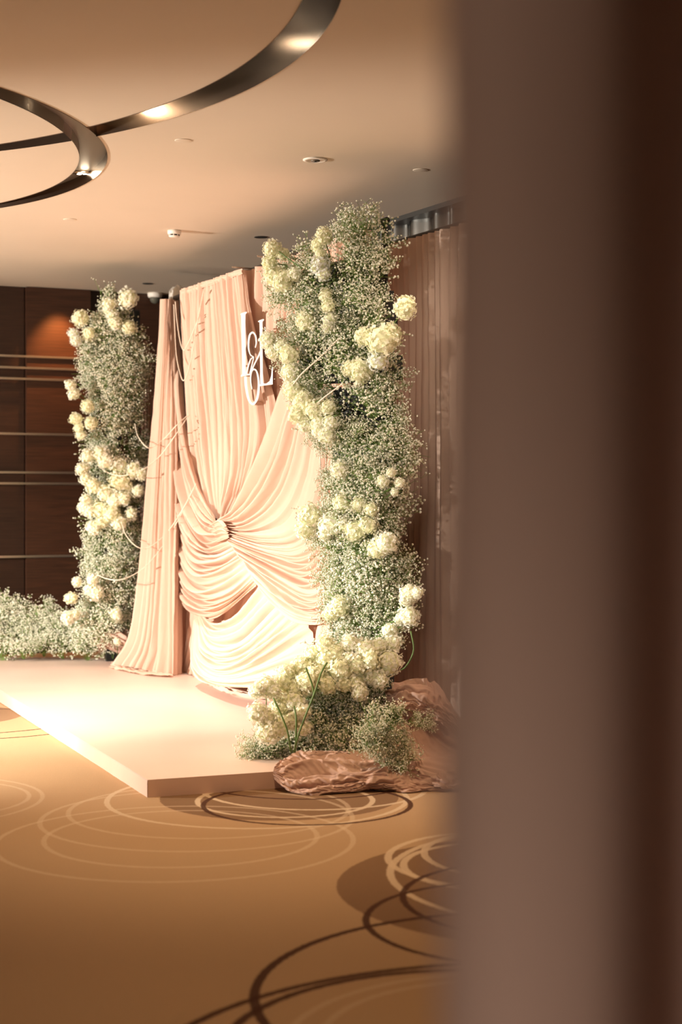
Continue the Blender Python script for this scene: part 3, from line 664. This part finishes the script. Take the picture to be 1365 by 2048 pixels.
# black stand behind the near column
bm = bmesh.new(); 
for (x0, y0, x1, y1, Y) in ((740, 620, 772, 1440, 10.42),):
    a = px(x0, y1, Y); b = px(x1, y0, Y); box(bm, ((a.x+b.x)/2, Y+.02, (STZ+b.z)/2), (.22, .05, b.z-STZ), .5)
obj('stand_panel', bm, M_black, NC, smooth=False)
for (x0, y0, x1, y1) in ((602, 532, 764, 770), (668, 770, 786, 1300)):
    a = px(x0, y1, YN(x0)+.10); b = px(x1, y0, YN(x1)+.10); b2 = px(x1, y1, YN(x1)+.10); dv = Vector((b.x-a.x, b.y-a.y, 0))
    bm = bmesh.new(); box(bm, ((a.x+b.x)/2, (a.y+b.y)/2, (a.z+b.z)/2), (dv.length, .03, b.z-a.z), math.atan2(dv.y, dv.x)); obj('stand_board', bm, M_black, NC, smooth=False)
bm = bmesh.new(); a = px(786, 1440, 10.3); box(bm, (a.x-.04, 10.35, (STZ+2.9)/2), (.05, .05, 2.9-STZ), .5); obj('stand_post', bm, M_black, NC, smooth=False)
bm = bmesh.new(); a = px(620, 540, 10.75); b = px(760, 520, 10.45); tube(bm, [a, b], .035, 4); obj('stand_arm', bm, M_black, NC, smooth=False)
for (x, y, wz) in ((772, 600, .12), (780, 640, .14), (790, 735, .16), (803, 1215, .14), (790, 980, .1)):
    a = px(x, y, 10.35); bm = bmesh.new(); box(bm, a, (.10, .03, wz), .3+rg.uniform(-.3, .3)); obj('stand_bracket', bm, M_black, NC, smooth=False)
H = [(545, 497, 18, 0), (566, 508, 14, 0), (540, 525, 17, 0), (549, 552, 22, 0), (566, 562, 22, 0), (590, 548, 16, 1), (648, 472, 19, 0), (636, 490, 16, 0), (642, 508, 12, 0), (640, 528, 22, 2), (648, 548, 17, 2),
     (652, 590, 15, 0), (657, 612, 16, 0), (660, 640, 16, 1), (655, 655, 12, 1), (612, 642, 22, 0), (811, 616, 25, 0), (765, 680, 33, 0), (785, 670, 22, 0), (728, 674, 22, 0), (722, 742, 26, 0), (702, 738, 18, 0), (757, 722, 22, 2),
     (536, 680, 18, 1), (545, 703, 17, 1), (578, 708, 22, 0), (562, 690, 14, 1), (583, 745, 22, 1), (590, 782, 24, 0), (608, 800, 20, 0), (630, 820, 24, 0), (655, 815, 18, 0), (600, 825, 24, 0), (612, 848, 20, 1), (640, 852, 24, 1), (662, 845, 20, 1), (655, 870, 20, 1),
     (766, 962, 15, 1), (783, 945, 11, 1), (800, 966, 12, 1), (790, 984, 9, 1), (680, 940, 20, 1), (620, 1030, 24, 0), (610, 1058, 20, 0), (685, 1006, 20, 0), (720, 1010, 19, 0), (662, 1047, 24, 1), (650, 1068, 14, 1), (690, 1050, 20, 1), (712, 1062, 22, 0), (736, 1050, 20, 0), (772, 1085, 24, 1), (755, 1098, 22, 0), (742, 1020, 16, 0),
     (820, 1188, 20, 1), (836, 1185, 12, 1), (812, 1200, 13, 1), (818, 1232, 22, 1), (800, 1238, 12, 1), (680, 1212, 22, 0), (662, 1225, 17, 0), (780, 1262, 18, 1)]
for (x, y, r, k) in H:
    Y = YN(x)-.30-rg.uniform(0, .06); pos = px(x, y, Y); inner = px(720 if x > 720 else max(x, 660), y+rg.uniform(10, 50), YN(x)); 
    if x > 800: inner = px(775, y+50, YN(x))
    add_hyd(NC, pos, r*.98/F*Y, k, inner)
for L in ([(555, 699), (590, 688)], [(585, 818), (620, 813), (658, 815)], [(630, 852), (650, 842), (675, 830)], [(625, 808), (640, 800), (650, 795)], [(559, 503), (580, 520), (605, 537)], [(822, 1262), (828, 1300), (815, 1330), (803, 1340)], [(680, 1000), (690, 998), (702, 1003)]):
    pts = [px(x, y, YN(x)-.36) for x, y in L]
    if len(pts) == 2: pts.insert(1, (pts[0]+pts[1])/2)
    bm = bmesh.new(); tube(bm, resample(pts, 10), .0045, 5); obj('bare_stem', bm, M_stem, NC)
# base arrangement -------------------------------------------------
YB = lambda x, y: min((CAMH-STZ-.05)*F/(max(y, 1400)-HY), 10.45)
BA = thing('floor_bouquet', 'low mound of cream hydrangeas and gypsophila at the foot of the near flower column', 'flower arrangement', px(640, 1480, 10.0))
for i in range(95):
    x = rg.uniform(590, 748); y = rg.uniform(1360, 1480); 
    if x > 700 and y > 1440: continue
    Y = 9.62-(y-1360)/120*.25+rg.uniform(0, .2); add_spray(BA, px(x, y, Y), Vector((rg.uniform(-.5, .5), -.6, .6)), .85)
for i in range(16):
    x = rg.uniform(508, 600); y = 1490+rg.uniform(-14, 22)-max(0, (x-560))*.3; add_spray(BA, px(x, y, 9.35+(1520-y)*.006), Vector((rg.uniform(-.8, .3), -.6, .5)), .72)
for i in range(14): add_spray(BA, px(rg.uniform(660, 770), rg.uniform(1290, 1370), 9.95), Vector((0, -.8, .5)), .85)
H = [(533, 1372, 23, 1), (513, 1382, 15, 1), (548, 1385, 16, 1), (517, 1425, 22, 1), (535, 1435, 20, 1), (537, 1463, 27, 1), (560, 1455, 20, 1), (588, 1405, 24, 1), (605, 1425, 20, 1), (585, 1440, 22, 1), (560, 1415, 20, 0), (610, 1455, 16, 1),
     (570, 1365, 22, 0), (592, 1378, 24, 0), (575, 1345, 18, 0), (612, 1365, 22, 0), (605, 1335, 22, 0), (632, 1350, 24, 0), (655, 1370, 20, 0), (625, 1312, 20, 0), (650, 1290, 20, 0), (652, 1322, 24, 0), (672, 1310, 22, 0), (680, 1340, 24, 0), (700, 1320, 20, 1),
     (700, 1290, 22, 1), (728, 1300, 24, 1), (715, 1330, 22, 0), (740, 1320, 22, 0), (757, 1295, 20, 1), (786, 1288, 18, 1), (778, 1324, 27, 1), (745, 1352, 22, 1), (760, 1360, 18, 1), (712, 1366, 22, 1), (720, 1385, 18, 1), (690, 1370, 16, 0)]
for (x, y, r, k) in H:
    Y = 9.55-(y-1280)/200*.30+rg.uniform(-.04, .04)
    if x < 560: Y -= .05
    pos = px(x, y, Y); add_hyd(BA, pos, r/F*Y, k, px(x, y+38, Y+.22))
for L in ([(547, 1396, 9.2), (563, 1430, 9.18), (576, 1465, 9.18), (582, 1505, 9.2)], [(655, 1325, 9.2), (643, 1345, 9.18), (630, 1385, 9.16), (612, 1430, 9.16), (598, 1468, 9.16), (590, 1500, 9.2)], [(589, 1412, 9.2), (593, 1440, 9.16), (592, 1480, 9.18), (590, 1505, 9.2)], [(612, 1335, 9.2), (625, 1370, 9.2), (629, 1395, 9.2)]):
    bm = bmesh.new(); tube(bm, resample(pg(L), 14), .0055, 6); obj('bare_stem', bm, M_stem, BA)
# dark bucket behind the bouquet
a = px(745, 1450, 10.05); bm = bmesh.new(); lathe(bm, [(.10, 0), (.13, .1), (.15, .32), (.14, .33), (.10, .30)], (a.x+.02, 9.75, STZ), 20)
tag(obj('flower_bucket', bm, M_black), 'dark bucket half hidden under the hydrangeas at the near column foot', 'bucket')
# loose bunch on the cloth
LB = thing('gypsophila_bunch', 'loose gypsophila bunch spilling over the dusky cloth right of the stage corner', 'flower bunch', px(770, 1490, 9.2))
for (x, y) in ((745, 1445), (770, 1440), (795, 1445), (735, 1465), (760, 1468), (785, 1470), (755, 1490), (780, 1495), (800, 1488), (780, 1515), (800, 1520), (770, 1505), (735, 1485), (790, 1535), (805, 1505)):
    add_spray(LB, px(x+rg.uniform(-5, 5), y, 8.95), Vector((rg.uniform(-.6, .6), -.7, rg.uniform(-.3, .5))), .62)
for (x, y) in ((835, 1440), (858, 1444)): add_spray(LB, px(x, y, 8.95), Vector((.9, -.4, .1)), .42)
# far column -------------------------------------------------------
YF = lambda x: 14.95
FC = thing('flower_column', 'tall far column of gypsophila and ivory hydrangeas before the dark wood wall', 'flower column', px(225, 1310, 15.0))
rows = [(610, 195, 235), (640, 172, 262), (700, 162, 285), (740, 160, 300), (790, 170, 290), (840, 180, 282), (890, 175, 300), (930, 175, 300), (980, 172, 288), (1040, 178, 275), (1080, 168, 285), (1130, 163, 285), (1180, 165, 288), (1230, 150, 285), (1275, 150, 270)]
column(FC, rows, YF, .22, 20, 30, 1.0, back=.2)
bm = bmesh.new(); a = px(268, 620, 15.15); box(bm, (a.x, 15.15, (a.z+STZ)/2), (.10, .06, a.z-STZ), .4); obj('stand_post', bm, M_black, FC, smooth=False)
bm = bmesh.new(); a = px(225, 640, 15.15); box(bm, (a.x, 15.2, (a.z+STZ)/2), (.14, .06, a.z-STZ), .4); obj('stand_post', bm, M_black, FC, smooth=False)
H = [(256, 597, 19, 1), (219, 608, 14, 1), (224, 628, 14, 1), (230, 645, 15, 1), (215, 618, 10, 1), (258, 655, 15, 0), (160, 636, 16, 0), (178, 668, 14, 0), (147, 668, 12, 2), (152, 682, 12, 2), (141, 770, 12, 1), (147, 788, 12, 1), (175, 812, 14, 0), (152, 838, 13, 0), (158, 856, 11, 0), (162, 870, 11, 1), (182, 847, 14, 0),
     (175, 912, 15, 1), (200, 908, 16, 1), (212, 922, 17, 1), (238, 932, 20, 1), (268, 940, 18, 1), (285, 948, 14, 1), (165, 938, 13, 1), (172, 958, 15, 1), (186, 972, 15, 0), (240, 962, 20, 0), (255, 975, 14, 1), (276, 982, 13, 1), (210, 985, 18, 1), (230, 1000, 20, 1), (248, 996, 15, 1), (168, 1014, 14, 1), (180, 1022, 14, 1), (200, 1018, 18, 0), (222, 1026, 18, 0), (205, 1042, 15, 0), (263, 1028, 14, 1), (187, 1055, 16, 1), (240, 1046, 16, 1), (172, 1000, 12, 1),
     (154, 1164, 10, 1), (186, 1160, 13, 1), (192, 1186, 17, 1), (178, 1180, 12, 1), (142, 1196, 13, 0), (135, 1236, 14, 1), (150, 1230, 12, 1), (233, 1229, 14, 1), (235, 1283, 8, 1)]
for (x, y, r, k) in H:
    Y = 14.62-rg.uniform(0, .06); add_hyd(FC, px(x, y, Y), r*1.02/F*Y, k, px(max(min(x, 250), 185), y+rg.uniform(5, 40), 14.9), stem=True)
# ground gypsophila at the far left
GG = thing('gypsophila_bank', 'long low bank of white gypsophila along the far edge of the stage', 'flower arrangement', px(100, 1308, 15.6))
rowsg = [(-120, 1215), (-40, 1200), (20, 1210), (55, 1225), (95, 1205), (120, 1225), (150, 1240), (250, 1270)]
x = -120
while x < 245:
    top = [a for a, b in zip(rowsg, rowsg[1:]) if a[0] <= x <= b[0]]
    yt = top[0][1] if top else 1230
    y = yt+10+rg.uniform(-6, 6)
    while y < 1296:
        add_spray(GG, px(x+rg.uniform(-9, 9), y, 15.55-(y-1200)/100*.35), Vector((rg.uniform(-.4, .4), -.4, .9)), .9); y += 21
    x += 19
for (x, y) in ((75, 1285), (160, 1280), (45, 1292)): add_spray(GG, px(x, y, 15.1), Vector((0, -.6, .7)), .8)
# ------------------------------------------------------------------ cloth heaps
def fz(x, y, z=.01): return onz(x, y, z)
t = thing('draped_cloth', 'shade-toned peach cloth twisted low along the near end of the stage', 'cloth', px(700, 1560, 9.0))
g = [pg([(552, 1532, 8.98), (575, 1510, 9.2), (610, 1496, 9.35), (660, 1506, 9.35), (712, 1500, 9.35), (760, 1474, 9.4), (800, 1452, 9.5)]),
     pg([(549, 1536, 8.95), (575, 1524, 9.05), (620, 1520, 9.12), (670, 1528, 9.12), (722, 1516, 9.15), (775, 1490, 9.25), (815, 1470, 9.4)]),
     pg([(547, 1542, 8.92), (578, 1546, 8.93), (625, 1550, 8.95), (675, 1548, 8.95), (728, 1534, 8.98), (780, 1510, 9.1), (820, 1495, 9.25)]),
     pg([(547, 1549, 8.90), (578, 1566, 8.83), (625, 1572, 8.82), (675, 1566, 8.82), (728, 1550, 8.88), (785, 1532, 8.98), (830, 1525, 9.1)]),
     [px(549, 1556, 8.89), fz(580, 1583), fz(625, 1588), fz(690, 1583), fz(735, 1574), fz(785, 1566), fz(840, 1562)]]
crumple(obj('upper_fold', drape(g, 5, M=100, per=14, amax=.055, seed=44, k=.75, drift=1.0, front=Vector((0, -.8, .6)), wr=.006, ridge=.5), M_peach_shaded, t), -0.1)
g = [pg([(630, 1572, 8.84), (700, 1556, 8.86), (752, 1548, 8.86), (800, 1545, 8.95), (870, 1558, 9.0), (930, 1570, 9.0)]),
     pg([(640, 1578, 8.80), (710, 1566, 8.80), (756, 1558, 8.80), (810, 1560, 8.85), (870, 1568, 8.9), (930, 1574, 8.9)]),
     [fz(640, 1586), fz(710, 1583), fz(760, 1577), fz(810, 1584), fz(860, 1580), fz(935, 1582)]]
crumple(obj('lower_fold', drape(g, 3, M=80, per=12, amax=.04, seed=43, k=.7, drift=1.0, front=Vector((0, -.8, .6)), wr=.008, ridge=.4), M_peach_shaded, t), -0.1)
t = thing('draped_plinth', 'squat block draped in dusky cloth beside the near flower column', 'plinth', px(860, 1560, 9.4))
g = [pg([(782, 1372, 9.75), (790, 1400, 9.6), (806, 1440, 9.5), (815, 1500, 9.4), (812, 1548, 9.3)]),
     pg([(815, 1357, 9.85), (820, 1400, 9.55), (832, 1440, 9.45), (838, 1500, 9.35), (838, 1556, 9.2)]),
     pg([(850, 1356, 9.85), (868, 1400, 9.55), (880, 1450, 9.45), (885, 1510, 9.3), (890, 1565, 9.1)]),
     pg([(862, 1365, 9.9), (905, 1425, 9.6), (930, 1480, 9.45), (950, 1530, 9.3), (960, 1575, 9.1)]),
     pg([(870, 1372, 10.0), (930, 1440, 9.8), (985, 1500, 9.6), (1020, 1550, 9.4), (1040, 1580, 9.2)])]
crumple(obj('cover', drape(g, 3, M=60, per=20, amax=.03, seed=46, k=.16, drift=1.6, front=Vector((0, -1, .3)), wr=.008), M_peach_shaded, t), -0.04)
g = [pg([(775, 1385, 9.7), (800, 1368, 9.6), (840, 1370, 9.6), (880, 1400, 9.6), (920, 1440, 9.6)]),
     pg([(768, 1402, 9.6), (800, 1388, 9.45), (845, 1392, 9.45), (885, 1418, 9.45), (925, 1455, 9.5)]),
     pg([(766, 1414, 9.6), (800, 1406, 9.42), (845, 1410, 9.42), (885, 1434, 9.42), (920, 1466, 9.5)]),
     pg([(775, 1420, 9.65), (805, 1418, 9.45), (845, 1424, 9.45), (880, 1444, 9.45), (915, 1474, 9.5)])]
crumple(obj('crumpled_top', drape(g, 4, M=70, per=13, amax=.05, seed=48, k=.75, drift=1.2, front=Vector((0, -.8, .6)), wr=.008, ridge=.5), M_peach_shaded, t), -0.12)
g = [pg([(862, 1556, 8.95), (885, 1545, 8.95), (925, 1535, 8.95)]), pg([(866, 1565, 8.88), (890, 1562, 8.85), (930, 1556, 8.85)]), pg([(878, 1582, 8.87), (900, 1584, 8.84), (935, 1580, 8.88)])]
crumple(obj('cloth_tail', drape(g, 2, M=30, per=12, amax=.03, seed=49, k=.45, front=Vector((0, -.8, .6)), wr=.012), M_peach_shaded, t), -0.25)
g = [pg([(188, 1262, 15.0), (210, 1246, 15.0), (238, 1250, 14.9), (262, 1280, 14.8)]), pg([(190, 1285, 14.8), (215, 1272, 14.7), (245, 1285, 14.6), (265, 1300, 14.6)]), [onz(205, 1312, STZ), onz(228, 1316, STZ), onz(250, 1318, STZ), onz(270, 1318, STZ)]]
tag(obj('cloth_heap', drape(g, 5, M=30, per=14, amax=.04, seed=51, k=.45, front=Vector((0, -.8, .6)), wr=.03), M_peach_shaded), 'small crumpled dusky cloth heap at the foot of the far flower column', 'cloth')

run_crumple(16, [bpy.data.objects['floor'], deck])

# ------------------------------------------------------------------ out-of-focus curtain close to the lens
Q = [(.054, .86), (.055, .80), (.080, .765), (.128, .765), (.152, .80), (.168, .86), (.20, .90), (.230, .87), (.25, .80), (.30, .77), (.36, .80), (.40, .86), (.46, .80), (.54, .78), (.62, .84)]
cv = resample([Vector((a, b, 0)) for a, b in Q], 160); bm = bmesh.new(); G = []
for i, p in enumerate(cv):
    G.append([bm.verts.new((p.x+.004*noise.noise(Vector((i*.05, j*.3, 0))), p.y, .02+(CEIL-.04)*j/40)) for j in range(41)])
for i in range(len(G)-1):
    for j in range(40): bm.faces.new((G[i][j], G[i+1][j], G[i+1][j+1], G[i][j+1]))
tag(obj('near_curtain', bm, M_fore), 'blurred mauve-brown curtain hanging close to the lens on the right', 'curtain')
